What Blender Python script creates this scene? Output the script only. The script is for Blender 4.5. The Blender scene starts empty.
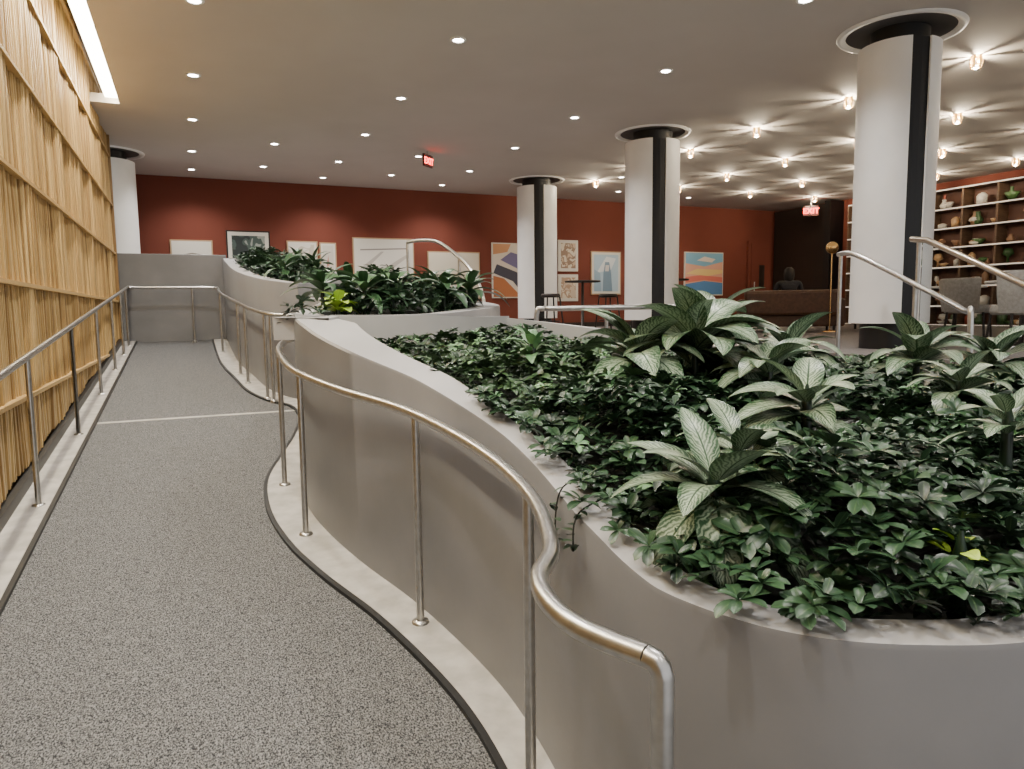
import bpy, math, random
import numpy as np
import mathutils
from mathutils import Vector, Matrix
random.seed(7); rng=np.random.default_rng(7)
D=bpy.data; COL=bpy.context.scene.collection
ZC=4.54; UF=1.17
# ---------------------------------------------------------------- materials
def mat(name,col=(.8,.8,.8),rough=.5,metal=0,emit=None,es=0,**k):
    m=D.materials.new(name); m.use_nodes=True; b=m.node_tree.nodes['Principled BSDF']
    b.inputs['Base Color'].default_value=(*col,1); b.inputs['Roughness'].default_value=rough; b.inputs['Metallic'].default_value=metal
    if emit: b.inputs['Emission Color'].default_value=(*emit,1); b.inputs['Emission Strength'].default_value=es
    for kk,v in k.items(): b.inputs[kk].default_value=v
    return m
def noise_mat(name,c1,c2,scale=5,rough=.6,detail=4,bump=0,bscale=None,lo=.35,hi=.65,stretch=(1,1,1),metal=0):
    m=mat(name,c1,rough,metal); nt=m.node_tree; N=nt.nodes; L=nt.links; b=N['Principled BSDF']
    tc=N.new('ShaderNodeTexCoord'); mp=N.new('ShaderNodeMapping'); mp.inputs['Scale'].default_value=stretch
    n=N.new('ShaderNodeTexNoise'); n.inputs['Scale'].default_value=scale; n.inputs['Detail'].default_value=detail
    r=N.new('ShaderNodeValToRGB'); r.color_ramp.elements[0].position=lo; r.color_ramp.elements[1].position=hi
    r.color_ramp.elements[0].color=(*c1,1); r.color_ramp.elements[1].color=(*c2,1)
    L.new(tc.outputs['Object'],mp.inputs[0]); L.new(mp.outputs[0],n.inputs['Vector']); L.new(n.outputs['Fac'],r.inputs[0]); L.new(r.outputs[0],b.inputs['Base Color'])
    if bump:
        n2=N.new('ShaderNodeTexNoise'); n2.inputs['Scale'].default_value=bscale or scale; n2.inputs['Detail'].default_value=3
        L.new(mp.outputs[0],n2.inputs['Vector'])
        bp=N.new('ShaderNodeBump'); bp.inputs['Strength'].default_value=bump; bp.inputs['Distance'].default_value=.01
        L.new(n2.outputs['Fac'],bp.inputs['Height']); L.new(bp.outputs[0],b.inputs['Normal'])
    return m
M_carpet=noise_mat('carpet_tweed',(.018,.020,.025),(.27,.27,.27),190,.95,3,.6,260,.38,.66,(1,.6,1))
M_carpet2=noise_mat('carpet_room',(.12,.105,.10),(.20,.18,.17),60,.95)
M_stone=noise_mat('curb_stone',(.36,.345,.32),(.50,.48,.45),9,.5,6,.05)
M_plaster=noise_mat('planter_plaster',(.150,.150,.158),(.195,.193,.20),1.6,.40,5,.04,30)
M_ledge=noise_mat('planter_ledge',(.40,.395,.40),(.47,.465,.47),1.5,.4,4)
M_soil=noise_mat('soil',(.006,.008,.005),(.02,.02,.014),40,.95)
M_ceil=noise_mat('ceiling_paint',(.58,.54,.50),(.61,.57,.53),1,.85)
M_red=noise_mat('terracotta_wall',(.160,.038,.021),(.182,.044,.025),1.2,.85,2,.03,60,.2,.8)
M_black=mat('black_trim',(.008,.008,.009),.45)
M_recess_shade=mat('painted_recess_shade',(.10,.095,.09),.6)  # dark grey standing in for the shade inside the column openings
M_white=noise_mat('white_cladding',(.88,.88,.87),(.93,.93,.92),3,.45)
M_steel=noise_mat('brushed_steel',(.50,.49,.47),(.60,.59,.57),30,.3,2,metal=1)
M_brass=mat('brass',(.75,.5,.22),.25,1)
M_bronze=mat('warm_steel',(.62,.54,.44),.3,1)
M_woodd=noise_mat('oak_backing_painted_dark',(.05,.028,.010),(.09,.05,.018),6,.7,stretch=(1,8,.4))  # backing colour darkened so the gaps between slats read as shadow
M_lamp=mat('lamp_emitter',(1,1,1),.5,0,(1,.95,.88),45)
M_led=mat('led_strip',(1,1,1),.5,0,(1,.9,.66),22)
M_glass=mat('glass',(.92,.95,.95),.03,0,**{'Transmission Weight':1.0,'IOR':1.1})
M_exit=mat('exit_housing',(.10,.01,.01),.4)
M_exitl=mat('exit_letters',(.9,.02,.02),.5,0,(1,.05,.03),12)
M_dark=mat('dark_wood',(.02,.014,.011),.5)
M_upholst=noise_mat('grey_upholstery',(.30,.28,.26),(.38,.36,.34),30,.8)
M_leather=noise_mat('brown_leather',(.07,.032,.018),(.10,.048,.026),20,.5)
M_wood=mat('oak_slat',(.6,.35,.12),.45)
def _w():
    nt=M_wood.node_tree;N=nt.nodes;L=nt.links;b=N['Principled BSDF']
    at=N.new('ShaderNodeAttribute'); at.attribute_name='shade'
    r=N.new('ShaderNodeValToRGB'); e=r.color_ramp.elements
    e[0].color=(.27,.155,.052,1); e[1].color=(.70,.50,.22,1); q=e.new(.55); q.color=(.50,.325,.125,1)
    tc=N.new('ShaderNodeTexCoord'); mp=N.new('ShaderNodeMapping'); mp.inputs['Scale'].default_value=(3,30,.7)
    n=N.new('ShaderNodeTexNoise'); n.inputs['Scale'].default_value=4; n.inputs['Detail'].default_value=4
    a=N.new('ShaderNodeMath'); a.operation='MULTIPLY_ADD'; a.inputs[1].default_value=.5
    s=N.new('ShaderNodeMath'); s.operation='SUBTRACT'; s.inputs[1].default_value=.25
    L.new(tc.outputs['Object'],mp.inputs[0]); L.new(mp.outputs[0],n.inputs['Vector']); L.new(n.outputs['Fac'],a.inputs[0]); L.new(at.outputs['Fac'],a.inputs[2])
    L.new(a.outputs[0],s.inputs[0]); L.new(s.outputs[0],r.inputs[0]); L.new(r.outputs[0],b.inputs['Base Color'])
_w()
# ---------------------------------------------------------------- helpers
def empty(name,loc=(0,0,0)):
    o=D.objects.new(name,None); COL.objects.link(o); o.location=loc; return o
def mesh(name,v,f,m,parent=None,smooth=False,mats=None,fm=None):
    me=D.meshes.new(name); me.from_pydata([tuple(map(float,p)) for p in v],[],f); me.update()
    for q in (mats or [m]): me.materials.append(q)
    if fm: me.polygons.foreach_set('material_index',fm)
    if smooth: me.polygons.foreach_set('use_smooth',[True]*len(f))
    o=D.objects.new(name,me); COL.objects.link(o)
    if parent: o.parent=parent
    return o
BF=[(0,1,3,2),(4,6,7,5),(0,4,5,1),(2,3,7,6),(0,2,6,4),(1,5,7,3)]
def boxv(a,b): return [(x,y,z) for x in (a[0],b[0]) for y in (a[1],b[1]) for z in (a[2],b[2])]
def box(name,a,b,m,parent=None,bev=0):
    o=mesh(name,boxv(a,b),BF,m,parent)
    if bev:
        md=o.modifiers.new('b','BEVEL'); md.width=bev; md.segments=2
    return o
def boxes(name,lst,m,parent=None):
    v=[];f=[]
    for a,b in lst:
        k=len(v); v+=boxv(a,b); f+=[tuple(i+k for i in q) for q in BF]
    return mesh(name,v,f,m,parent)
def lathe_data(c,prof,n=24,a0=0,a1=2*math.pi):
    full=abs(a1-a0-2*math.pi)<1e-6; k=n if full else n+1
    v=[(c[0]+r*math.cos(a0+(a1-a0)*i/n),c[1]+r*math.sin(a0+(a1-a0)*i/n),c[2]+z) for r,z in prof for i in range(k)]
    f=[]
    for j in range(len(prof)-1):
        for i in range(n):
            i2=(i+1)%k if full else i+1
            f.append((j*k+i,j*k+i2,(j+1)*k+i2,(j+1)*k+i))
    return v,f
def lathe(name,c,prof,m,parent=None,n=24,smooth=True,**k):
    v,f=lathe_data(c,prof,n,**k); return mesh(name,v,f,m,parent,smooth)
def join_data(lst):
    v=[];f=[]
    for a,b in lst:
        k=len(v); v+=a; f+=[tuple(i+k for i in q) for q in b]
    return v,f
def catmull(P,n=8,closed=False):
    P=[Vector(p) for p in P]; out=[]; N=len(P)
    for i in range(N if closed else N-1):
        g=(lambda k:P[k%N]) if closed else (lambda k:P[max(0,min(N-1,k))])
        a,b,c,d=g(i-1),g(i),g(i+1),g(i+2)
        for k in range(n):
            t=k/n; out.append(.5*((2*b)+(c-a)*t+(2*a-5*b+4*c-d)*t*t+(3*b-a-3*c+d)*t**3))
    if not closed: out.append(P[-1])
    return out
def tube(name,pts,r,m,parent=None,smooth=False):
    cu=D.curves.new(name,'CURVE'); cu.dimensions='3D'; cu.bevel_depth=r; cu.bevel_resolution=5; cu.use_fill_caps=True
    s=cu.splines.new('POLY'); s.points.add(len(pts)-1)
    for i,p in enumerate(pts): s.points[i].co=(*p,1)
    o=D.objects.new(name,cu); COL.objects.link(o); cu.materials.append(m)
    if parent: o.parent=parent
    return o
def interp(x,xs,ys): return float(np.interp(x,xs,ys))
rz=lambda y:y/12.0
# ---------------------------------------------------------------- room shell
rampv=[(-1.15,-3,rz(-3)),(6,-3,rz(-3)),(6,14.1,rz(14.1)),(-1.15,14.1,rz(14.1))]
rampv+= [(x,y,z-.25) for x,y,z in rampv]
QF=[(0,1,2,3),(7,6,5,4),(0,4,5,1),(1,5,6,2),(2,6,7,3),(3,7,4,0)]
mesh('floor',rampv,QF,M_carpet)
box('floor_upper',(2.4,5.6,UF-.2),(16.8,17.3,UF),M_carpet2)
box('floor_terrace',(5.9,-3,UF-.2),(16.8,5.6,UF),M_carpet2)
box('floor_landing',(-2.2,14.1,UF-.2),(2.4,17.3,UF),M_carpet2)
box('wall_back',(-2.2,17.15,0),(16.8,17.35,ZC+.3),M_red)
box('wall_right',(16.6,-3,0),(16.8,17.3,ZC+.3),M_red)
box('wall_left',(-1.35,-3,-.4),(-1.15,14.1,5.5),M_woodd)
box('wall_left_rear',(-2.4,14.1,0),(-2.2,17.3,5.5),M_red)
box('ceiling',(-.72,-3,ZC),(16.8,17.35,ZC+.12),M_ceil)
box('ceiling_side',(-2.4,11.6,ZC),(-.72,17.35,ZC+.12),M_ceil)
box('ceiling_slot',(-1.35,-3,5.5),(-.6,11.6,5.6),M_ceil)
box('trim_slot',(-.72,-3,ZC+.12),(-.66,11.6,5.5),M_ceil)
g=empty('linear_cove_light')
box('led_tube',(-.89,-2,ZC+.06),(-.73,11.55,ZC+.12),M_led,g)
box('led_channel',(-.90,-2,ZC+.12),(-.722,11.55,ZC+.15),M_white,g)
box('wall_ramp_end',(-1.14,14.0,rz(14)-.1),(.66,14.16,2.68),M_plaster,bev=.01)
# ---------------------------------------------------------------- slatted wood wall
def slats():
    v=[];f=[];sh=[]
    seams=[-.5,.30,1.08,1.86,2.64,3.42,4.2,4.98,5.5]
    for bi in range(len(seams)-1):
        z0,z1=seams[bi],seams[bi+1]
        y=-1.5; ph=random.random()*6
        while y<13.57:
            if z1>rz(y)+.15:
                zz0=max(z0+.012,rz(y)+.12); zt=z1-.012
                w=random.uniform(.020,.028); d=.012+.012*math.sin(y*5+ph)+random.uniform(-.008,.008)
                s=.006*math.sin(y*3+ph*2); d2=d+.010*math.sin(y*8+ph)
                xb=-1.105+d; xt=-1.105+d2
                k=len(v)
                v+=[(xb-.03,y,zz0),(xb+.02,y,zz0),(xb+.02,y+w,zz0),(xb-.03,y+w,zz0),(xt-.03,y+s,zt),(xt+.02,y+s,zt),(xt+.02,y+s+w,zt),(xt-.03,y+s+w,zt)]
                f+=[tuple(i+k for i in q) for q in [(0,1,2,3),(4,7,6,5),(0,4,5,1),(1,5,6,2),(2,6,7,3),(3,7,4,0)]]
                sh+=[random.choice((.15,.4,.5,.6,.7,.9))]*8
            y+=random.choice((.040,.042,.046))
    return v,f,sh
g=empty('slatted_wood_wall')
v,f,sh=slats(); o=mesh('slats',v,f,M_wood,g); at=o.data.attributes.new('shade','FLOAT','POINT'); at.data.foreach_set('value',sh)
o=boxes('seam_rails',[((-1.15,-1.5,z-.014),(-1.04,13.6,z+.014)) for z in (1.86,2.64,3.42,4.2,4.98)]+[((-1.15,-1.5,1.066),(-1.04,11.5,1.094)),((-1.15,-1.5,.286),(-1.04,2.6,.314))],M_wood,g)
at=o.data.attributes.new('shade','FLOAT','POINT'); at.data.foreach_set('value',[.6]*len(o.data.vertices))
box('end_post',(-1.15,13.6,.9),(-1.03,13.66,ZC),M_wood,g)
# ---------------------------------------------------------------- curbs along ramp
def strip(name,A,B,zoff,m,parent=None):
    v=[];f=[]
    for a,b in zip(A,B):
        v+=[(a[0],a[1],rz(a[1])+zoff),(b[0],b[1],rz(b[1])+zoff),(a[0],a[1],rz(a[1])-.02),(b[0],b[1],rz(b[1])-.02)]
    for i in range(len(A)-1):
        k=4*i; f+=[(k,k+4,k+5,k+1),(k+2,k+6,k+4,k),(k+1,k+5,k+7,k+3)]
    return mesh(name,v,f,m,parent)
Y2=[-1.5,14.0]
strip('trim_curb_left',[(-1.1,y) for y in Y2],[(-.86,y) for y in Y2],.025,M_stone)
strip('trim_edge_left',[(-.86,y) for y in Y2],[(-.835,y) for y in Y2],.022,M_black)
strip('baseboard_left',[(-1.08,y) for y in Y2],[(-1.035,y) for y in Y2],.10,M_black)
Wp=[(4.6,.9),(3.2,.72),(2.2,.68),(1.5,.76),(1.2,.86),(1.02,1.0),(.93,1.2),(.92,1.4),(.97,1.75),(1.01,2.2),(.99,2.6),(.9,3.15),(.76,3.7),(.66,4.25),(.63,4.75),(.68,5.3),(.85,5.9),(1.05,6.6),(1.18,7.3),(1.15,7.9),(.95,8.3),(.8,8.9),(.72,9.8),(.62,11),(.6,12.5),(.6,13.98)]
W=[Vector((p[0],p[1])) for p in catmull([(a,b,0) for a,b in Wp],8)]
def offset(P,d,closed=False):
    out=[];n=len(P)
    for i in range(n):
        a=P[(i-1)%n] if closed else P[max(0,i-1)]; b=P[(i+1)%n] if closed else P[min(n-1,i+1)]
        t=(b-a).normalized(); dd=d(P[i]) if callable(d) else d
        out.append(Vector((P[i].x+dd*t.y,P[i].y-dd*t.x)))
    return out
co_=lambda p:-interp(p.y,[1.4,2.4,4.0],[.12,.16,.22])
E=offset(W,co_); E2=offset(W,lambda p:co_(p)-.027)
strip('trim_curb_right',E,W,.022,M_stone)
strip('trim_edge_right',E2,E,.02,M_black)
b_=[(-.83,7.60,rz(7.60)+.004),(1.0,7.60,rz(7.60)+.004),(1.0,7.66,rz(7.66)+.004),(-.83,7.66,rz(7.66)+.004)]
mesh('trim_threshold',b_+[(a,b,c-.02) for a,b,c in b_],QF,M_stone)
# ---------------------------------------------------------------- planters
def zt1(x,y):
    z=interp(y,[0,1.3,1.75,2.35,3.1,4.6,5.6],[1.0,1.02,1.06,1.19,1.335,1.57,1.66])
    return z-.085*max(0,x-1.5)*min(1,max(0,(y-1.3)/2.2))
def zt2(x,y): return interp(y,[4.5,5.6,8],[1.57,1.66,1.80])
def zt3(x,y): return interp(y,[8,10,12,14],[1.95,2.13,2.36,2.62])
dr1=lambda x,y:interp(y,[1.5,3.0,4.3],[.12,.16,.32])
drc=lambda x,y:.12
iA=8*14+3; iB=8*19+2
Vl=lambda pts:[Vector((p.x,p.y)) for p in catmull([(a,b,0) for a,b in pts],8)]
D12=Vl([(W[iA].x,W[iA].y),(.86,5.12),(1.2,5.08),(1.75,5.15),(2.3,5.6)])
back1=Vl([(2.3,5.6),(2.9,5.3),(3.7,4.5),(4.4,3.6),(4.9,2.6),(5.0,1.6),(4.6,.9)])
loop1=W[:iA]+D12[:-1]+back1[:-1]
back2=Vl([(W[iB].x,W[iB].y),(1.5,8.2),(2.0,8.2),(2.5,7.7),(2.7,6.9),(2.6,6.1),(2.3,5.6)])
loop2=W[iA:iB]+back2[:-1]+D12[::-1][:-1]
back3=Vl([(W[-1].x,W[-1].y),(1.6,13.98),(2.0,12.5),(2.0,10.5),(1.8,9.0),(1.42,8.3),(W[iB+1].x+.01,W[iB+1].y)])
loop3=W[iB+1:-1]+back3[:-1]
def planter(name,loop,zt,lw,dr):
    g=empty(name); n=len(loop); inn=offset(loop,lw,True)
    v=[];f=[];fm=[]
    for p,q in zip(loop,inn):
        z=zt(p.x,p.y); b=rz(p.y)-.04
        v+=[(p.x,p.y,b),(p.x,p.y,z-.012),(p.x+(q.x-p.x)*.04,p.y+(q.y-p.y)*.04,z),(q.x,q.y,z),(q.x,q.y,z-dr(q.x,q.y)-.03)]
    for i in range(n):
        k=5*i;l=5*((i+1)%n)
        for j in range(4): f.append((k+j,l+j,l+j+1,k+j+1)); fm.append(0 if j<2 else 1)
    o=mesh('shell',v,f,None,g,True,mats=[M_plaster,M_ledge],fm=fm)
    md=o.modifiers.new('e','EDGE_SPLIT'); md.split_angle=math.radians(40)
    tri=mathutils.geometry.tessellate_polygon([[Vector((p.x,p.y,0)) for p in inn]])
    mesh('soil',[(p.x,p.y,zt(p.x,p.y)-dr(p.x,p.y)) for p in inn],[tuple(t) for t in tri],M_soil,g)
    return inn
lw1=lambda p: interp(p.y,[1.2,2.5,3.2,4.6,5.2],[.115,.115,.20,.34,.2]) if p.x<1.6 or p.y<1.5 else .2
in1=planter('planter',loop1,zt1,lw1,dr1); in2=planter('planter.001',loop2,zt2,.2,drc); in3=planter('planter.002',loop3,zt3,.18,drc)
# ---------------------------------------------------------------- foliage
def leaf_block(base,az,e0,droop,L,Wd,tilt,rows,prof,fold=.25,shade=None):
    N=len(az); s=np.linspace(0,1,rows)
    ang=e0[:,None]-droop[:,None]*s[None,:]
    ds=1/(rows-1)
    r=np.cumsum(np.cos(ang),1)*ds; r=r-r[:,:1]; h=np.cumsum(np.sin(ang),1)*ds; h=h-h[:,:1]
    r*=L[:,None]; h*=L[:,None]
    w=Wd[:,None]*np.array([prof(x) for x in s])[None,:]
    V=np.zeros((N,rows,3,3))
    ca,sa=np.cos(az)[:,None],np.sin(az)[:,None]
    for j,c in enumerate((-1,0,1)):
        up=abs(c)*w*fold; nx=-np.sin(ang)*up; nz=np.cos(ang)*up
        V[:,:,j,0]=(r+nx)*ca-sa*w*c; V[:,:,j,1]=(r+nx)*sa+ca*w*c; V[:,:,j,2]=h+nz
    if tilt is not None: V=np.einsum('nij,nrcj->nrci',tilt,V)
    V+=base[:,None,None,:]
    idx=np.arange(N*rows*3).reshape(N,rows,3)
    F=np.stack([idx[:,:-1,:-1],idx[:,:-1,1:],idx[:,1:,1:],idx[:,1:,:-1]],-1).reshape(-1,4)
    uv=np.zeros((N,rows,3,2)); uv[...,0]=np.array([0,.5,1])[None,None,:]; uv[...,1]=s[None,:,None]
    sh=np.repeat((shade if shade is not None else rng.random(N))[:,None],rows*3,1)
    return V.reshape(-1,3),F,uv.reshape(-1,2),sh.reshape(-1)
def leaf_mesh(name,blocks,m,parent=None):
    Vs=[];Fs=[];U=[];S=[];k=0
    for V,F,u,s in blocks: Vs.append(V);Fs.append(F+k);U.append(u);S.append(s);k+=len(V)
    V=np.concatenate(Vs);F=np.concatenate(Fs);U=np.concatenate(U);S=np.concatenate(S)
    me=D.meshes.new(name); me.vertices.add(len(V)); me.vertices.foreach_set('co',V.ravel())
    me.loops.add(F.size); me.loops.foreach_set('vertex_index',F.ravel())
    me.polygons.add(len(F)); me.polygons.foreach_set('loop_start',np.arange(len(F))*4); me.polygons.foreach_set('loop_total',np.full(len(F),4))
    me.update(calc_edges=True)
    ul=me.uv_layers.new(name='UVMap'); ul.data.foreach_set('uv',U[F.ravel()].ravel())
    at=me.attributes.new('shade','FLOAT','POINT'); at.data.foreach_set('value',S)
    me.polygons.foreach_set('use_smooth',[True]*len(F)); me.materials.append(m); me.validate()
    o=D.objects.new(name,me); COL.objects.link(o)
    if parent: o.parent=parent
    return o
def leaf_mat(name,cols,rough=.38,varieg=None):
    m=mat(name,cols[0],rough); nt=m.node_tree;N=nt.nodes;L=nt.links;b=N['Principled BSDF']
    at=N.new('ShaderNodeAttribute'); at.attribute_name='shade'
    r=N.new('ShaderNodeValToRGB'); e=r.color_ramp.elements
    e[0].color=(*cols[0],1); e[1].color=(*cols[-1],1)
    for i,c in enumerate(cols[1:-1]): x=e.new((i+1)/(len(cols)-1)); x.color=(*c,1)
    L.new(at.outputs['Fac'],r.inputs[0])
    uv=N.new('ShaderNodeUVMap'); sp=N.new('ShaderNodeSeparateXYZ'); L.new(uv.outputs[0],sp.inputs[0])
    ab=N.new('ShaderNodeMath'); ab.operation='SUBTRACT'; ab.inputs[1].default_value=.5; L.new(sp.outputs[0],ab.inputs[0])
    a2=N.new('ShaderNodeMath'); a2.operation='ABSOLUTE'; L.new(ab.outputs[0],a2.inputs[0])
    mx=N.new('ShaderNodeMix'); mx.data_type='RGBA'
    L.new(r.outputs[0],mx.inputs[6])
    if varieg:
        ma=N.new('ShaderNodeMath'); ma.operation='MULTIPLY_ADD'; L.new(a2.outputs[0],ma.inputs[0]); ma.inputs[1].default_value=-.6; L.new(sp.outputs[1],ma.inputs[2])
        nz=N.new('ShaderNodeTexNoise'); nz.inputs['Scale'].default_value=50; nz.inputs['Detail'].default_value=3
        tc=N.new('ShaderNodeTexCoord'); L.new(tc.outputs['Object'],nz.inputs['Vector'])
        m2=N.new('ShaderNodeMath'); m2.operation='MULTIPLY_ADD'; L.new(nz.outputs['Fac'],m2.inputs[0]); m2.inputs[1].default_value=.20; L.new(ma.outputs[0],m2.inputs[2])
        m3=N.new('ShaderNodeMath'); m3.operation='MULTIPLY'; L.new(m2.outputs[0],m3.inputs[0]); m3.inputs[1].default_value=75
        sn=N.new('ShaderNodeMath'); sn.operation='SINE'; L.new(m3.outputs[0],sn.inputs[0])
        m4=N.new('ShaderNodeMath'); m4.operation='MULTIPLY_ADD'; L.new(a2.outputs[0],m4.inputs[0]); m4.inputs[1].default_value=-1.9; m4.inputs[2].default_value=.90
        m5=N.new('ShaderNodeMath'); m5.operation='MULTIPLY_ADD'; L.new(sn.outputs[0],m5.inputs[0]); m5.inputs[1].default_value=.42; L.new(m4.outputs[0],m5.inputs[2]); m5.use_clamp=True
        gt=N.new('ShaderNodeMath'); gt.operation='GREATER_THAN'; L.new(a2.outputs[0],gt.inputs[0]); gt.inputs[1].default_value=.03
        m6=N.new('ShaderNodeMath'); m6.operation='MULTIPLY'; L.new(m5.outputs[0],m6.inputs[0]); L.new(gt.outputs[0],m6.inputs[1])
        L.new(m6.outputs[0],mx.inputs[0]); mx.inputs[7].default_value=(*varieg,1)
    else:
        lt=N.new('ShaderNodeMath'); lt.operation='LESS_THAN'; L.new(a2.outputs[0],lt.inputs[0]); lt.inputs[1].default_value=.05
        m6=N.new('ShaderNodeMath'); m6.operation='MULTIPLY'; L.new(lt.outputs[0],m6.inputs[0]); m6.inputs[1].default_value=.3
        L.new(m6.outputs[0],mx.inputs[0]); mx.inputs[7].default_value=(.12,.2,.08,1)
    L.new(mx.outputs[2],b.inputs['Base Color'])
    return m
M_leaf=leaf_mat('dark_leaf',[(.008,.022,.011),(.015,.040,.018),(.034,.080,.036),(.018,.048,.024)],.36)
M_leafs=leaf_mat('small_leaf',[(.010,.026,.010),(.024,.058,.021),(.05,.105,.038)],.4)
M_leaf2=leaf_mat('mid_leaf',[(.04,.11,.04),(.10,.22,.10),(.20,.36,.17)],.4)
M_lime=leaf_mat('lime_leaf',[(.25,.42,.04),(.45,.6,.08)],.45)
M_agl=leaf_mat('silver_leaf',[(.015,.05,.02),(.03,.085,.035)],.34,varieg=(.36,.45,.32))
M_lily=leaf_mat('lily_leaf',[(.02,.055,.025),(.05,.12,.05),(.09,.17,.08)],.35)
def p_ob(s):
    return .10+.9*max(0,(1-abs((s-.64)/.64)**1.9)) if s<.64 else max(.10,(1-((s-.64)/.37)**3.2))
def p_lan(s): return max(.04,math.sin(math.pi*min(1,(s*.95+.03)**.75))**.8) if s<1 else .02
def p_lf(s): return max(.05,math.sin(math.pi*min(1,(s*.9+.06)**.7))) if s<1 else .03
def inside(P,poly):
    x,y=P[:,0],P[:,1]; r=np.zeros(len(P),bool); n=len(poly)
    for i in range(n):
        a,b=poly[i],poly[(i+1)%n]
        if a.y==b.y: continue
        c=((a.y>y)!=(b.y>y))&(x<(b.x-a.x)*(y-a.y)/(b.y-a.y)+a.x); r^=c
    return r
def dist_edge(P,poly):
    Q=np.array([[p.x,p.y] for p in poly]); return np.sqrt(((P[:,None,:]-Q[None])**2).sum(-1)).min(1)
def bump2(x,y): return .5+.30*np.sin(x*4.1+1.3*y)+.24*np.sin(y*6.3-1.7*x+2)+.16*np.sin(9*x+7*y)
def rot_tilt(N,amt):
    a=rng.random(N)*2*np.pi; t=rng.random(N)*amt
    ax=np.stack([np.cos(a),np.sin(a),np.zeros(N)],1); K=np.zeros((N,3,3))
    K[:,0,1]=-ax[:,2];K[:,0,2]=ax[:,1];K[:,1,0]=ax[:,2];K[:,1,2]=-ax[:,0];K[:,2,0]=-ax[:,1];K[:,2,1]=ax[:,0]
    return np.eye(3)[None]+np.sin(t)[:,None,None]*K+(1-np.cos(t))[:,None,None]*np.einsum('nij,njk->nik',K,K)
def scatter(poly,sp):
    xs=[p.x for p in poly];ys=[p.y for p in poly]
    gx,gy=np.meshgrid(np.arange(min(xs),max(xs),sp),np.arange(min(ys),max(ys),sp)); P=np.stack([gx.ravel(),gy.ravel()],1)
    P+=rng.uniform(-sp*.5,sp*.5,P.shape); return P[inside(P,poly)]
def whorls(P,z,size,nl=8,e=(.15,.6),tilt=.6,prof=p_ob,wr=.19,rows=6,droop=(.3,.9)):
    N=len(P)
    if N==0: return []
    T=rot_tilt(N,tilt); base=np.concatenate([P,z[:,None]],1); sh=rng.random(N); bl=[]
    a0=rng.random(N)*6.28
    for k in range(nl):
        inner=.5 if k%3==0 else 0
        az=a0+2*np.pi*k/nl+rng.normal(0,.10,N)
        L=size*rng.uniform(.85,1.1,N)*(1-.3*(k%3==0))
        bl.append(leaf_block(base,az,rng.uniform(*e,N)+inner,rng.uniform(*droop,N),L,L*wr,T,rows,prof,.3,np.clip(sh+rng.normal(0,.12,N),0,1)))
    return bl
zv=lambda zt,P:np.array([zt(x,y) for x,y in P])
def canopy(P,inn,zt,dr,hmin,hmax):
    d=dist_edge(P,inn)
    back=1-.35*np.clip((P[:,1]-2.6)/1.5,0,1) if inn is in1 else 1
    return zv(zt,P)-zv(dr,P)+hmin+(hmax-hmin)*np.clip(d/.30,0,1)*np.clip(bump2(P[:,0],P[:,1]),0,1.15)*back
def foliage(inn,zt,dr,hmin,hmax,sp,size,lim=None,wr=.19,prof=p_ob,layers=3,nl=8):
    bl=[]
    for layer in range(layers):
        P=scatter(inn,sp*(1+.15*layer))
        if lim is not None: P=P[lim(P)]
        z=canopy(P,inn,zt,dr,hmin,hmax)-.055*layer+rng.uniform(-.035,.03,len(P))
        P=P+rng.normal(0,.02,P.shape)
        sz=size*(rng.uniform(.75,1.3,len(P)) if layer==0 else rng.uniform(.6,1.0,len(P)))
        bl+=whorls(P,z,sz,nl if layer==0 else 6,rows=7 if layer==0 else 4,wr=wr,prof=prof)
    return bl
near=lambda P: (P[:,1]+.15*np.sin(P[:,0]*5)<2.6)
far=lambda P: ~(P[:,1]+.15*np.sin(P[:,0]*5)<2.45)
bl=foliage(in1,zt1,dr1,.16,.37,.064,.062,near,.22,p_ob,3,9)
# sprays that lean over the rim
rim=[(a+(b-a)*.45) for a,b in zip(in1,loop1) if a.y<2.8 and a.x<3.0]
R_=np.array([[p.x,p.y] for p in rim])+rng.normal(0,.02,(len(rim),2)); R_=R_[rng.random(len(R_))<.62]
bl+=whorls(R_,zv(zt1,R_)+rng.uniform(.03,.08,len(R_)),.058*rng.uniform(.8,1.2,len(R_)),9,tilt=.5,wr=.22,rows=7)
leaf_mesh('schefflera_groundcover',bl,M_leaf)
leaf_mesh('ivy_groundcover',foliage(in1,zt1,dr1,.16,.36,.066,.056,far,.3,p_lf,3,6),M_leafs)
P=scatter(in1,.28); P=P[P[:,1]>1.4]
leaf_mesh('pittosporum_sprigs',whorls(P,canopy(P,in1,zt1,dr1,.17,.36)+.02,.055*rng.uniform(.8,1.2,len(P)),9,tilt=.5),M_leaf2)
leaf_mesh('schefflera_groundcover.001',foliage(in2,zt2,drc,.14,.40,.10,.085),M_leaf)
leaf_mesh('schefflera_groundcover.002',foliage(in3,zt3,drc,.12,.34,.12,.10),M_leaf)
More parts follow.
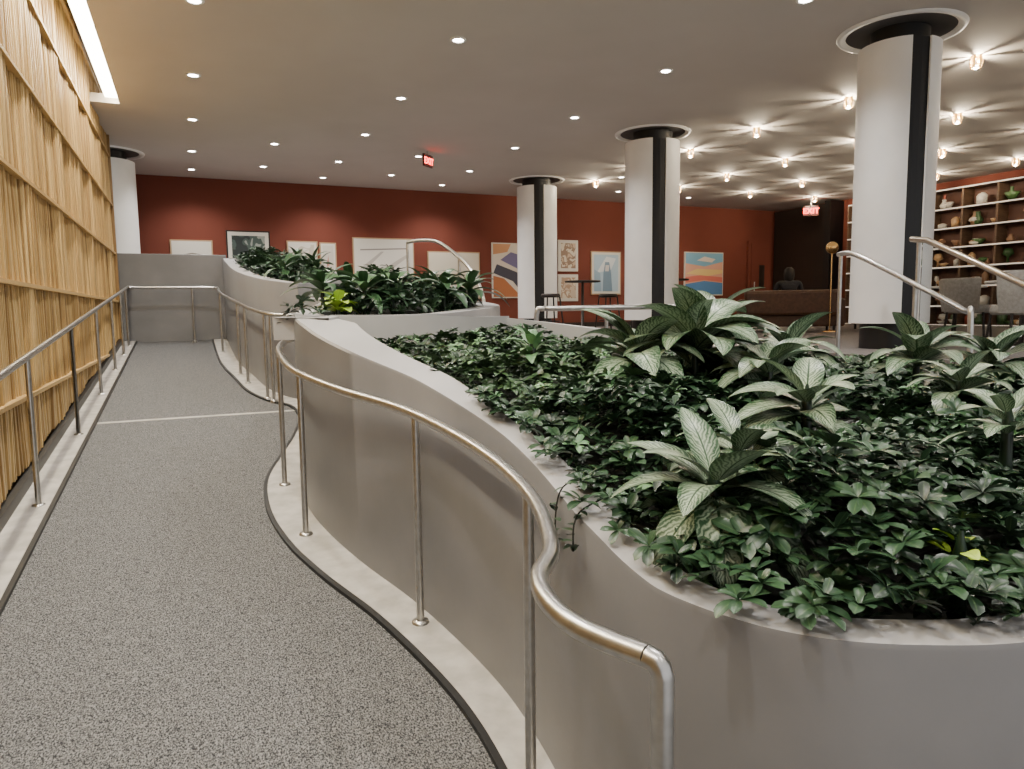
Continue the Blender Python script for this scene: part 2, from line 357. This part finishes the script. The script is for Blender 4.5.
def aglaonema(x,y,z,n=18,L=.34,name='aglaonema_plant',m=M_agl,wr=.19,up=1.2,lo=.35,droop=1.2):
    k=np.arange(n); az=k*2.4+rng.normal(0,.2,n); q=k/(n-1)
    e0=lo+(up-lo)*q+rng.normal(0,.12,n); dr=droop-.3*q+rng.normal(0,.12,n)
    LL=L*(1-.25*q)*rng.uniform(.85,1.1,n); base=np.zeros((n,3))+np.array([x,y,z]); base[:,2]+=.10*q+.04
    base[:,:2]+=np.stack([np.cos(az),np.sin(az)],1)*.02
    g=empty(name)
    leaf_mesh('leaves',[leaf_block(base,az,e0,dr,LL,LL*wr,rot_tilt(n,.35),12,p_lan,.18)],m,g)
    lathe('stem',(x,y,z-.14),[(.02,0),(.018,.1),(.015,.25),(.004,.3)],M_leaf,g,8)
def ap(x,y,zt,dr,h,**k): aglaonema(x,y,zt(x,y)-dr(x,y)+h,**k)
big=dict(wr=.215,up=1.15,droop=1.5)
ap(2.15,2.72,zt1,dr1,.31,n=24,L=.44,**big)
ap(2.42,2.95,zt1,dr1,.33,n=20,L=.40,**big)
ap(1.88,2.80,zt1,dr1,.24,n=18,L=.38,**big)
ap(2.75,2.75,zt1,dr1,.28,n=16,L=.34,**big)
ap(2.25,2.35,zt1,dr1,.26,n=16,L=.32,**big)
ap(1.17,1.40,zt1,dr1,.19,n=20,L=.28,up=.85,lo=.0,wr=.225)
ap(1.33,1.50,zt1,dr1,.24,n=12,L=.22,up=.95,lo=.2,wr=.225)
ap(1.66,1.58,zt1,dr1,.33,n=18,L=.25,up=.9,lo=.15,wr=.23)
ap(3.3,2.45,zt1,dr1,.30,n=18,L=.36,**big)
ap(3.65,2.30,zt1,dr1,.30,n=18,L=.38,**big)
ap(2.75,1.85,zt1,dr1,.30,n=16,L=.26,**big)
ap(2.15,1.30,zt1,dr1,.30,n=14,L=.20,**big)
ap(3.2,3.2,zt1,dr1,.2,n=14,L=.34,**big)
for (x,y) in [(1.25,5.6),(1.55,5.9),(1.95,5.75),(1.3,6.4),(2.1,6.3),(1.7,6.9),(2.2,7.1),(2.25,5.95),(1.0,6.0)]:
    ap(x,y,zt2,drc,.18,n=18,L=.36,name='peace_lily_plant',m=M_lily,wr=.14,up=1.1,droop=1.4)
for (x,y) in [(1.1,9.2),(1.5,9.3),(1.1,10.2),(1.6,10.4),(1.1,11.4),(1.6,11.8)]:
    ap(x,y,zt3,drc,.16,n=14,L=.32,name='peace_lily_plant',m=M_lily,wr=.15,up=1.0)
ap(1.00,5.36,zt2,drc,.08,n=18,L=.17,name='lime_heuchera_plant',m=M_lime,wr=.3,up=.9)
ap(1.50,.99,zt1,dr1,.10,n=10,L=.06,name='lime_heuchera_plant',m=M_lime,wr=.35,up=.7,lo=.1)
ap(1.42,2.95,zt1,dr1,.22,n=26,L=.13,name='dieffenbachia_plant',m=M_leaf2,wr=.22)
g=empty('trailing_vine')
for st,md,end in [((1.14,1.84,zt1(1,1.84)+.06),(.99,1.86,zt1(1,1.86)+.03),(.95,1.84,zt1(1,1.86)-.12)),((1.15,1.72,zt1(1,1.72)+.07),(.97,1.72,zt1(1,1.72)+.02),(.93,1.69,zt1(1,1.72)-.08))]:
    pts=catmull([st,md,end],9); base=np.array([list(p) for p in pts]); n=len(pts)
    leaf_mesh('leaves',[leaf_block(base,rng.random(n)*6.28,rng.uniform(-.3,.7,n),rng.uniform(.2,.8,n),rng.uniform(.03,.045,n),rng.uniform(.009,.013,n),None,5,p_lan,.2)],M_leaf,g)
    tube('stem',pts,.0025,M_soil,g)
# ---------------------------------------------------------------- handrails
def rail(name,pts,posts,h=.95,r=.021,zf=rz,pr=.017,m=M_steel):
    g=empty(name); P=catmull([(x,y,zf(y)+h) for x,y in pts],8)
    tube('top_rail',P,r,m,g)
    for i,(x,y) in enumerate(posts):
        q=min(P,key=lambda p:(p.x-x)**2+(p.y-y)**2); b=zf(q.y)
        tube('post_%d'%(i+1),[(q.x,q.y,b-.01),(q.x,q.y,q.z-.01)],pr,m,g)
        lathe('flange_%d'%(i+1),(q.x,q.y,b+.02),[(.001,.014),(.036,.012),(.04,.0),(.04,-.02)],m,g,16)
    return g,P
g,P=rail('handrail',[(.84,5.85),(.68,5.75),(.57,5.33),(.53,4.8),(.54,4.25),(.66,3.65),(.85,3.05),(.92,2.4),(.885,1.88),(.77,1.51),(.665,1.36),(.63,1.24),(.64,1.13),(.70,1.01)],[(.57,5.15),(.545,4.15),(.86,3.0),(.885,1.88)])
q=P[-1]
tube('end_return',[q,(q.x+.009,q.y-.015,q.z-.004),(q.x+.014,q.y-.023,q.z-.014),(q.x+.017,q.y-.027,q.z-.03),(q.x+.017,q.y-.027,rz(q.y)-.01)],.021,M_steel,g)
rail('handrail',[(-.92,1.0),(-.92,13.3),(-.88,13.6),(-.78,13.75),(.3,13.75),(.44,13.68),(.48,13.5),(.46,12),(.55,10.3),(.64,9),(.76,8.2),(.9,8.0),(1.1,7.97)],
     [(-.92,y) for y in (2.3,3.2,4.3,5.4,6.6,8.0,9.4,10.8,12.2,13.2)]+[(0,13.75),(.47,12.3),(.57,10),(.62,9.3),(.74,8.25),(.8,8.1)])
def freerail(name,pts,posts,m=M_steel,r=.021,n=6):
    g=empty(name); P=catmull(pts,n); tube('top_rail',P,r,m,g)
    for i,(x,y,z0) in enumerate(posts):
        q=min(P,key=lambda p:(p.x-x)**2+(p.y-y)**2); tube('post_%d'%(i+1),[(q.x,q.y,z0),(q.x,q.y,q.z)],.017,m,g)
    return g
freerail('stair_handrail',[(5.35,4.78,2.10),(5.3,4.62,2.10),(5.27,4.4,2.02),(5.2,3.9,1.80),(5.12,3.45,1.60),(5.1,3.38,1.50),(5.1,3.36,.3)],[(5.34,4.74,.4),(5.2,3.9,.3)])
freerail('stair_handrail',[(2.55,8.9,2.50),(2.65,8.7,2.51),(2.8,8.4,2.46),(2.95,8.0,2.22),(3.03,7.75,1.98),(3.06,7.62,1.7),(3.06,7.60,UF)],[(2.55,8.9,UF),(2.93,8.05,UF)])
freerail('stair_handrail',[(3.1,6.35,UF),(3.1,6.35,1.60),(3.16,6.32,1.65),(3.3,6.26,1.65),(4.4,5.75,1.65),(4.5,5.7,1.60),(4.5,5.7,UF)],[(3.8,6.03,UF)],n=5,r=.026)
g=empty('glass_balustrade')
tube('cap_rail',[(6.45,4.9,2.28),(6.4,4.7,2.25),(6.25,3.7,1.79),(6.2,3.3,1.62)],.028,M_bronze,g)
mesh('glass_pane',[(6.4,4.75,UF),(6.22,3.4,UF),(6.22,3.4,1.63),(6.4,4.75,2.24)],[(0,1,2,3)],M_glass,g).modifiers.new('s','SOLIDIFY').thickness=.012
tube('newel',[(6.42,4.8,UF),(6.42,4.8,2.27)],.017,M_steel,g)
# ---------------------------------------------------------------- columns
def column(x,y,ro=.45,zb=UF):
    g=empty('column'); c=(x,y,0)
    lathe('core',c,[(ro*.72,zb),(ro*.72,ZC+.02)],M_black,g,32)
    ga=math.radians(250); w=.25; z0,z1=zb+.28,ZC-.17
    lathe('black_sleeve',c,[(ro*.72,z0+.01),(ro-.025,z0+.01),(ro-.025,z1-.005),(ro*.72,z1-.005)],M_black,g,40,False)
    for i,(a0,a1) in enumerate([(ga+w,ga+math.pi-w),(ga+math.pi+w,ga+2*math.pi-w)]):
        ri=ro-.02
        v,f=lathe_data(c,[(ro,z0),(ro,z1),(ri,z1),(ri,z0),(ro,z0)],32,a0,a1)
        for a in (a0,a1):
            k=len(v); v+=[(x+q*math.cos(a),y+q*math.sin(a),z) for q,z in ((ri,z0),(ro,z0),(ro,z1),(ri,z1))]; f.append((k,k+1,k+2,k+3))
        o=mesh('panel_%d'%(i+1),v,f,M_white,g,True); o.modifiers.new('e','EDGE_SPLIT').split_angle=math.radians(35)
    lathe('recess_shade_disc',(x,y,ZC-.004),[(.0,0),(.54,0)],M_recess_shade,g,48)  # flat disc below the ceiling, hole's shade painted as grey
    lathe('ceiling_ring',(x,y,ZC),[(.53,-.004),(.53,-.012),(.565,-.014),(.57,-.028),(.61,-.028),(.625,-.004)],M_white,g,48)
for a in [(7.08,5.62,.40),(7.2,10.3),(7.3,14.9),(-1.2,15.0)]: column(*a)
# ---------------------------------------------------------------- ceiling lights
g=empty('recessed_downlights'); parts=[];em=[]
def spot(x,y,z,e,parent,size=2.3,col=(1,.955,.90)):
    l=D.lights.new('spot','SPOT'); l.energy=e; l.spot_size=size; l.spot_blend=.8; l.color=col; l.shadow_soft_size=.07
    o=D.objects.new('spot_lamp',l); COL.objects.link(o); o.location=(x,y,z); o.parent=parent
for x in (.2,2.8,5.5):
    for y in (-1.2,1.0,3.2,5.4,7.6,9.9,12.1,14.4,16.2):
        parts.append(lathe_data((x,y,ZC),[(.055,-.002),(.062,-.012),(.085,-.01),(.088,.0)],20))
        em.append(lathe_data((x,y,ZC-.006),[(.0,0),(.056,0)],20)); spot(x,y,ZC-.03,195,g)
for x,y in [(4.1,13.4),(4.1,15.4),(1.5,15.4),(1.5,13.3),(8.9,13.9),(9.9,15.6),(12.2,15.8)]:
    parts.append(lathe_data((x,y,ZC),[(.055,-.002),(.062,-.012),(.085,-.01),(.088,.0)],20)); em.append(lathe_data((x,y,ZC-.006),[(.0,0),(.056,0)],20)); spot(x,y,ZC-.03,110,g)
v,f=join_data(parts); mesh('trims',v,f,M_white,g); v,f=join_data(em); mesh('lenses',v,f,M_lamp,g)
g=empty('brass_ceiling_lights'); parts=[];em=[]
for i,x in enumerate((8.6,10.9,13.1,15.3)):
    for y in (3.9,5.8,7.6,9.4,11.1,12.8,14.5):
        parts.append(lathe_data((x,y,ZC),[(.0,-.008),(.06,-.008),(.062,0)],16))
        for k in range(6):  # petals invented to throw star-shaped light pools on the ceiling
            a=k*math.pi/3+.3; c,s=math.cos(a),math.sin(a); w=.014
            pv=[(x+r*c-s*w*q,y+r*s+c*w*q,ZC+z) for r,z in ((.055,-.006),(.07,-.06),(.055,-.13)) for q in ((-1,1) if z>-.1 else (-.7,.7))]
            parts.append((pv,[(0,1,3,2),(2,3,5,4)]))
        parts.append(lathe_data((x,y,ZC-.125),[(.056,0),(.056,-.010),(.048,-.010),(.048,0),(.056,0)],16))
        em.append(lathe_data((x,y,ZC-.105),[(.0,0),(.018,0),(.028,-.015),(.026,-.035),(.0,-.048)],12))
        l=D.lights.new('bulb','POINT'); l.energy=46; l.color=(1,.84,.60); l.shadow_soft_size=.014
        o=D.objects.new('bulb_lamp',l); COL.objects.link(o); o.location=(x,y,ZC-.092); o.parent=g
v,f=join_data(parts); mesh('star_casting_crowns',v,f,mat('brass_painted_glow',(.9,.55,.2),.3,1,(1,.5,.12),1.3),g); v,f=join_data(em); mesh('bulbs',v,f,M_lamp,g)  # brass has its own emission, painting in the bulb's glow
l=D.lights.new('cove','AREA'); l.shape='RECTANGLE'; l.size=.08; l.size_y=13; l.energy=300; l.color=(1,.88,.66)
o=D.objects.new('cove_lamp',l); COL.objects.link(o); o.location=(-.80,5,ZC+.04); o.rotation_euler=(0,math.radians(-25),0); o.parent=D.objects['linear_cove_light']
# ---------------------------------------------------------------- art
def artmat(name,cols,scale=3,dist=.6):
    m=mat(name,cols[0],.6); nt=m.node_tree;N=nt.nodes;L=nt.links
    tc=N.new('ShaderNodeTexCoord'); n=N.new('ShaderNodeTexNoise'); n.inputs['Scale'].default_value=scale; n.inputs['Distortion'].default_value=dist; n.inputs['Detail'].default_value=1.5
    r=N.new('ShaderNodeValToRGB'); r.color_ramp.interpolation='CONSTANT'; e=r.color_ramp.elements
    K=len(cols); e[0].color=(*cols[0],1); e[0].position=0; e[1].position=.32+.36*(K-1)/K; e[1].color=(*cols[-1],1)
    for i in range(1,K-1): q=e.new(.32+.36*i/K); q.color=(*cols[i],1)
    L.new(tc.outputs['Object'],n.inputs['Vector']); L.new(n.outputs['Fac'],r.inputs[0]); L.new(r.outputs[0],N['Principled BSDF'].inputs['Base Color']); return m
M_paper=mat('paper',(.70,.67,.60),.7)
M_fwood=mat('frame_oak',(.45,.3,.17),.5)
def art(x1,x2,z1,z2,m,frame,mw=.0,fw=.03,strokes=None):
    g=empty('framed_artwork'); y=17.15
    box('frame',(x1,y-.04,z1),(x2,y,z2),frame,g)
    if mw: box('mat_board',(x1+fw,y-.044,z1+fw),(x2-fw,y-.04,z2-fw),M_paper,g)
    k=fw+mw; box('picture',(x1+k,y-.048,z1+k),(x2-k,y-.044 if mw else y-.04,z2-k),m,g)
    for i,(col,pts) in enumerate(strokes or []):
        X=lambda u:x1+k+(x2-x1-2*k)*u; Z=lambda w:z1+k+(z2-z1-2*k)*w
        mesh('paint_%d'%(i+1),[(X(u),y-.049-.0006*i,Z(w)) for u,w in pts],[tuple(range(len(pts)))],mat('paint',col,.6),g)
pw=(.70,.67,.60)
art(-.29,.55,2.4,3.22,mat('sketch_paper',pw,.7),M_fwood,strokes=[((.2,.17,.13),[(.15,.6),(.5,.68),(.85,.62),(.5,.64)]),((.35,.25,.18),[(.2,.45),(.6,.5),(.75,.42),(.5,.46)])])
art(.83,1.74,2.5,3.45,artmat('dark_photo',[(.02,.03,.03),(.06,.09,.08),(.3,.33,.3)],5),M_black,.08)
art(2.1,2.78,2.4,3.26,artmat('pale_study',[pw,(.55,.5,.4),pw],3),M_fwood,.05)
art(2.82,3.2,2.4,3.24,mat('pale_print',(.62,.58,.5),.7),M_fwood,.04,strokes=[((.5,.25,.2),[(.3,.3),(.6,.35),(.5,.7)])])
art(3.58,5.06,2.35,3.38,mat('sketch_paper',pw,.7),M_fwood,strokes=[((.25,.22,.2),[(.1,.75),(.9,.8),(.9,.77),(.1,.72)]),((.45,.42,.38),[(.1,.3),(.45,.7),(.5,.7),(.2,.28)]),((.5,.46,.4),[(.5,.3),(.9,.65),(.93,.6),(.6,.25)])])
art(5.4,6.77,1.94,3.1,mat('cream_paper',(.68,.62,.5),.7),M_fwood,strokes=[((.6,.53,.42),[(.2,.2),(.8,.3),(.7,.6),(.3,.5)])])
art(7.1,8.15,1.95,3.35,mat('canvas_cream',(.72,.66,.58),.7),M_paper,strokes=[((.45,.16,.06),[(0,.0),(.8,.0),(.3,.35),(0,.4)]),((.05,.05,.08),[(.0,.45),(.55,.3),(.9,.0),(1,0),(.75,.45),(.1,.62)]),((.16,.14,.3),[(.2,.7),(.8,.5),(1,.6),(1,.75),(.5,.85)]),((.6,.3,.15),[(0,.8),(.4,.85),(.5,1),(0,1)])])
art(9.0,9.6,2.65,3.47,artmat('sepia_print',[(.6,.45,.32),(.3,.2,.14),(.7,.62,.5)],6),M_paper,.05)
art(9.0,9.6,1.86,2.57,artmat('sepia_print',[(.62,.5,.38),(.45,.3,.2),(.72,.64,.5)],6),M_paper,.05)
art(10.0,10.95,2.03,3.2,mat('pale_blue_canvas',(.42,.55,.64),.7),M_fwood,.06,strokes=[((.70,.74,.76),[(.1,.5),(.5,.95),(.9,.9),(.7,.6)]),((.18,.27,.36),[(.35,0),(.75,0),(.7,.5),(.62,.8),(.45,.8),(.38,.5)]),((.62,.6,.58),[(.45,.55),(.6,.55),(.62,.72),(.47,.72)]),((.30,.42,.52),[(0,0),(.3,0),(.25,.5),(0,.6)])])
art(13.1,14.5,2.0,3.25,mat('sunset_peach',(.78,.42,.30),.7),M_paper,strokes=[((.10,.25,.5),[(0,0),(1,0),(1,.28),(.5,.33),(0,.25)]),((.75,.2,.15),[(0,.28),(.5,.35),(1,.3),(1,.42),(.4,.47),(0,.42)]),((.85,.62,.25),[(0,.5),(.6,.45),(1,.52),(1,.6),(.3,.62)]),((.22,.45,.62),[(0,.75),(.5,.68),(1,.8),(1,1),(0,1)]),((.85,.72,.62),[(.3,.82),(.7,.78),(.8,.86),(.5,.92)])])
g=empty('door')
box('frame',(15.4,17.06,UF),(16.3,17.15,3.62),M_red,g); box('leaf',(15.5,17.03,UF),(16.22,17.07,3.55),M_red,g); box('door_window',(15.8,17.02,2.2),(16.0,17.035,2.9),M_dark,g)
tube('handle',[(15.6,17.0,2.1),(15.6,17.0,2.4)],.015,M_steel,g)
box('baseboard_back',(-2.2,17.12,UF),(15.4,17.15,UF+.12),M_dark)
g=empty('dark_doorway'); box('portal',(16.35,14.9,UF),(16.6,17.02,ZC-.05),M_dark,g); box('jamb',(16.1,14.7,UF),(16.6,14.9,ZC-.02),M_black,g)
def exit_sign(x,y,z,yaw,s=1):
    g=empty('exit_sign',(x,y,z)); g.rotation_euler=(0,0,yaw)
    box('housing',(-.13*s,-.02,-.09*s),(.13*s,.02,.09*s),M_exit,g); box('stem',(-.01,-.01,.09*s),(.01,.01,ZC-z),M_steel,g)
    cu=D.curves.new('lettering','FONT'); cu.body='EXIT'; cu.size=.135*s; cu.align_x='CENTER'; cu.extrude=.002; cu.offset=.003; cu.materials.append(M_exitl)
    o=D.objects.new('lettering',cu); COL.objects.link(o); o.parent=g; o.location=(0,-.023,-.05*s); o.rotation_euler=(math.pi/2,0,0)
exit_sign(4.12,12.9,4.36,.75,1.2); exit_sign(15.7,15.0,4.25,-.7,1.5)
# ---------------------------------------------------------------- display shelf
g=empty('display_shelf')
x0,x1=16.2,16.58; ys=np.linspace(5.6,14.2,12); zs=np.linspace(UF,4.3,8)
M_shelfw=noise_mat('shelf_wood',(.10,.058,.035),(.15,.09,.055),5,.5,stretch=(1,.3,8))
M_shelfl=mat('glowing_shelf_edge',(.7,.66,.6),.5,0,(1,.88,.72),.5)  # pale edge colour with emission so the shelves look lit
boxes('shelves',[((x0,ys[0],z-.02),(x1,ys[-1],z+.02)) for z in zs],M_shelfw,g)
boxes('shelf_edge_glow',[((x0-.008,ys[0],z-.018),(x0,ys[-1],z+.012)) for z in zs],M_shelfl,g)  # front edges of the boards, glow painted on
boxes('uprights',[((x0,y-.02,UF),(x1,y+.02,4.3)) for y in ys],M_shelfw,g)
box('back_panel',(16.57,ys[0],UF),(16.6,ys[-1],4.3),mat('shelf_back',(.15,.07,.05),.6),g)
cols=[(.35,.07,.04),(.65,.62,.58),(.60,.38,.2),(.05,.11,.04),(.3,.17,.1),(.7,.67,.62),(.07,.15,.05)]
orn={i:[] for i in range(len(cols))}
for i in range(len(ys)-1):
    for j in range(len(zs)-1):
        for k in range(random.choice((2,3,3,4))):
            y=random.uniform(ys[i]+.14,ys[i+1]-.14); z=zs[j]+.02; h=random.uniform(.12,.34); r=random.uniform(.05,.13); c=random.randrange(len(cols))
            pr=random.choice([[(0,0),(r*.6,0),(r,h*.4),(r*.4,h*.8),(r*.5,h)],[(0,0),(r*.4,0),(r*1.2,h*.5),(r*1.1,h*.52),(.01,.05)],[(0,0),(r*.8,0),(r*.9,h*.7),(r*.3,h*.9),(0,h*.92)],[(0,0),(r*.3,0),(r*.2,h*.4),(r,h*.6),(r*.7,h*.95),(0,h)]])
            orn[c].append(lathe_data((random.uniform(16.34,16.42),y,z),pr,12))
o2=empty('shelf_ornaments')
for c,l in orn.items():
    v,f=join_data(l); mesh('ornaments_%d'%(c+1),v,f,mat('ornament_glaze_%d'%c,cols[c],.35),o2,True)
# ---------------------------------------------------------------- furniture
def tub_chair(x,y,yaw,m=M_upholst):
    g=empty('tub_chair',(x,y,UF)); g.rotation_euler=(0,0,yaw)
    lathe('back_shell',(0,0,0),[(.30,.38),(.33,.55),(.35,.78),(.33,.81),(.30,.78),(.27,.5),(.27,.40)],m,g,24,True,a0=math.radians(20),a1=math.radians(160)+0.9)
    lathe('seat',(0,0,0),[(0,.36),(.27,.36),(.29,.40),(.27,.46),(0,.48)],m,g,24)
    for i,(a,b) in enumerate([(.2,.2),(-.2,.2),(.2,-.2),(-.2,-.2)]): tube('leg_%d'%(i+1),[(a,b,.37),(a*1.15,b*1.15,0)],.014,M_dark,g)
def table(x,y,h=.74,r=.38,m=M_white):
    g=empty('round_table',(x,y,UF)); lathe('top',(0,0,h),[(0,0),(r,0),(r+.01,-.015),(r,-.03),(0,-.03)],m,g,32); lathe('pedestal',(0,0,0),[(.22,0),(.22,.015),(.03,.04),(.025,h-.03)],M_dark,g,20)
for a in [(7.9,4.7,2.6),(9.3,6.2,.4),(9.6,4.7,3.3),(10.4,5.7,-.8),(7.7,3.3,2.2),(9.2,3.7,4),(11.4,6.6,1)]: tub_chair(*a)
table(8.75,5.2); table(10.2,7.0); table(8.3,3.9,.74,.35)
table(7.0,12.3,1.02,.34,M_dark); table(8.4,11.4,1.02,.34,M_dark)
def stool(x,y):
    g=empty('bar_stool',(x,y,UF)); lathe('seat',(0,0,0),[(0,.70),(.17,.70),(.19,.73),(.17,.77),(0,.775)],M_dark,g,20)
    for i,(a,b) in enumerate([(.13,.13),(-.13,.13),(.13,-.13),(-.13,-.13)]): tube('leg_%d'%(i+1),[(a,b,.71),(a*1.5,b*1.5,0)],.014,M_black,g)
    tube('foot_ring',[(.18*math.cos(t*math.pi/8),.18*math.sin(t*math.pi/8),.25) for t in range(17)],.01,M_black,g)
for a in [(6.3,12.3),(7.7,12.5),(7.7,11.2),(9.1,11.5)]: stool(*a)
def sofa(x,y,w,yaw):
    g=empty('lounge_sofa',(x,y,UF)); g.rotation_euler=(0,0,yaw)
    box('base',(-w/2,-.4,.10),(w/2,.35,.32),M_leather,g,.03); box('backrest',(-w/2,.22,.30),(w/2,.42,.78),M_leather,g,.06)
    for i in range(2): box('cushion_%d'%(i+1),(-w/2+.12+i*(w/2-.12),-.38,.31),(-.01+i*(w/2-.11),.24,.46),M_leather,g,.04)
    for s,n in ((-1,'arm_left'),(1,'arm_right')): box(n,(s*w/2-.08,-.4,.1),(s*w/2+.08,.4,.62),M_leather,g,.04)
    for i,(a,b) in enumerate([(1,1),(1,-1),(-1,1),(-1,-1)]): box('foot_%d'%(i+1),(a*(w/2-.1)-.02,b*.33-.02,0),(a*(w/2-.1)+.02,b*.33+.02,.12),M_dark,g)
sofa(10.5,10.5,1.7,2.5); sofa(12.3,9.9,1.7,.9)
g=empty('globe_floor_lamp'); lathe('globe',(10.75,9.75,2.70),[(.11*math.sin(a),.11*math.cos(a)) for a in np.linspace(.001,math.pi-.001,14)],M_brass,g,20)
tube('pole',[(10.75,9.75,UF),(10.75,9.75,2.60)],.012,M_brass,g); lathe('foot',(10.75,9.75,UF),[(.14,0),(.14,.02),(.02,.04)],M_brass,g)
g=empty('seated_person',(10.53,10.55,UF-.12)); g.rotation_euler=(0,0,2.5)
M_cloth=mat('dark_clothing',(.03,.03,.035),.8); M_skin=mat('skin',(.5,.28,.18),.5); M_hair=mat('dark_hair',(.012,.008,.006),.6)
def skin_obj(name,pts,edges,rad,m,sub=2):
    me=D.meshes.new(name); me.from_pydata(pts,edges,[]); o=D.objects.new(name,me); COL.objects.link(o); o.parent=g
    md=o.modifiers.new('skin','SKIN'); me.materials.append(m)
    for i,r in enumerate(rad): me.skin_vertices[0].data[i].radius=r if isinstance(r,tuple) else (r,r)
    me.skin_vertices[0].data[0].use_root=True
    s=o.modifiers.new('s','SUBSURF'); s.levels=sub; s.render_levels=sub; return o
skin_obj('body',[(0,0,.66),(0,.02,.80),(0,.02,.97),(0,0,1.10),(.19,.02,1.05),(.25,-.05,.82),(.2,-.25,.74),(-.19,.02,1.05),(-.25,-.05,.82),(-.2,-.25,.74),(.1,-.05,.66),(.12,-.45,.65),(.12,-.50,.2),(-.1,-.05,.66),(-.12,-.45,.65),(-.12,-.50,.2),(.12,-.60,.16),(-.12,-.60,.16)],
 [(0,1),(1,2),(2,3),(2,4),(4,5),(5,6),(2,7),(7,8),(8,9),(0,10),(10,11),(11,12),(0,13),(13,14),(14,15),(12,16),(15,17)],
 [(.15,.12),(.13,.10),(.15,.11),.055,.06,.045,.035,.06,.045,.035,.09,.07,.045,.09,.07,.045,.04,.04],M_cloth)
skin_obj('head',[(0,0,1.10),(0,0,1.19),(0,-.01,1.28)],[(0,1),(1,2)],[.05,.08,.075],M_skin)
# hands: palm plus five fingers each, resting on the thighs; simple facial features
for sx,nm in ((1,'hand_left'),(-1,'hand_right')):
    pts=[(sx*.2,-.25,.74),(sx*.19,-.31,.735)]; ed=[(0,1)]; rd=[(.03,.018),(.035,.016)]
    for i in range(4):
        bx=sx*(.165+.017*i); k=len(pts); ln=(.055,.068,.07,.06)[i]
        pts+=[(bx,-.335-ln*.5,.745),(bx,-.335-ln,.73)]; ed+=[(1,k),(k,k+1)]; rd+=[.009,.008]
    k=len(pts); pts+=[(sx*.155,-.30,.735),(sx*.14,-.335,.73)]; ed+=[(0,k),(k,k+1)]; rd+=[.011,.009]
    skin_obj(nm,pts,ed,rd,M_skin,1)
mesh('nose',[(-.012,-.085,1.23),(.012,-.085,1.23),(0,-.115,1.225),(0,-.085,1.27)],[(0,1,2),(0,2,3),(1,3,2)],M_skin,g)
boxes('eyes',[((-.04,-.092,1.262),(-.02,-.084,1.272)),((.02,-.092,1.262),(.04,-.084,1.272))],M_hair,g)
box('mouth',(-.02,-.088,1.195),(.02,-.08,1.202),mat('lips',(.35,.12,.1),.5),g)
lathe('hair',(0,.02,1.12),[(.06,-.06),(.09,0),(.10,.1),(.085,.18),(.04,.22),(0,.225)],M_hair,g,20,True,a0=math.radians(-50),a1=math.radians(230))
# ---------------------------------------------------------------- world + camera
w=D.worlds.new('World'); bpy.context.scene.world=w; w.use_nodes=True
w.node_tree.nodes['Background'].inputs[0].default_value=(.98,.97,.97,1); w.node_tree.nodes['Background'].inputs[1].default_value=1.0
f=720.0; yaw=math.radians(24); p=math.radians(5.9); roll=.012
F=Vector((math.sin(yaw)*math.cos(p),math.cos(yaw)*math.cos(p),-math.sin(p)))
R=Vector((math.cos(yaw),-math.sin(yaw),0)); U=R.cross(F)
R2=R*math.cos(roll)-U*math.sin(roll); U2=U*math.cos(roll)+R*math.sin(roll)
cam=D.cameras.new('camera'); co=D.objects.new('camera',cam); COL.objects.link(co)
cam.sensor_width=36; cam.lens=f/1024*36; cam.clip_start=.05
Mx=Matrix((R2,U2,-F)).transposed().to_4x4(); Mx.translation=Vector((0,0,1.64)); co.matrix_world=Mx
bpy.context.scene.camera=co
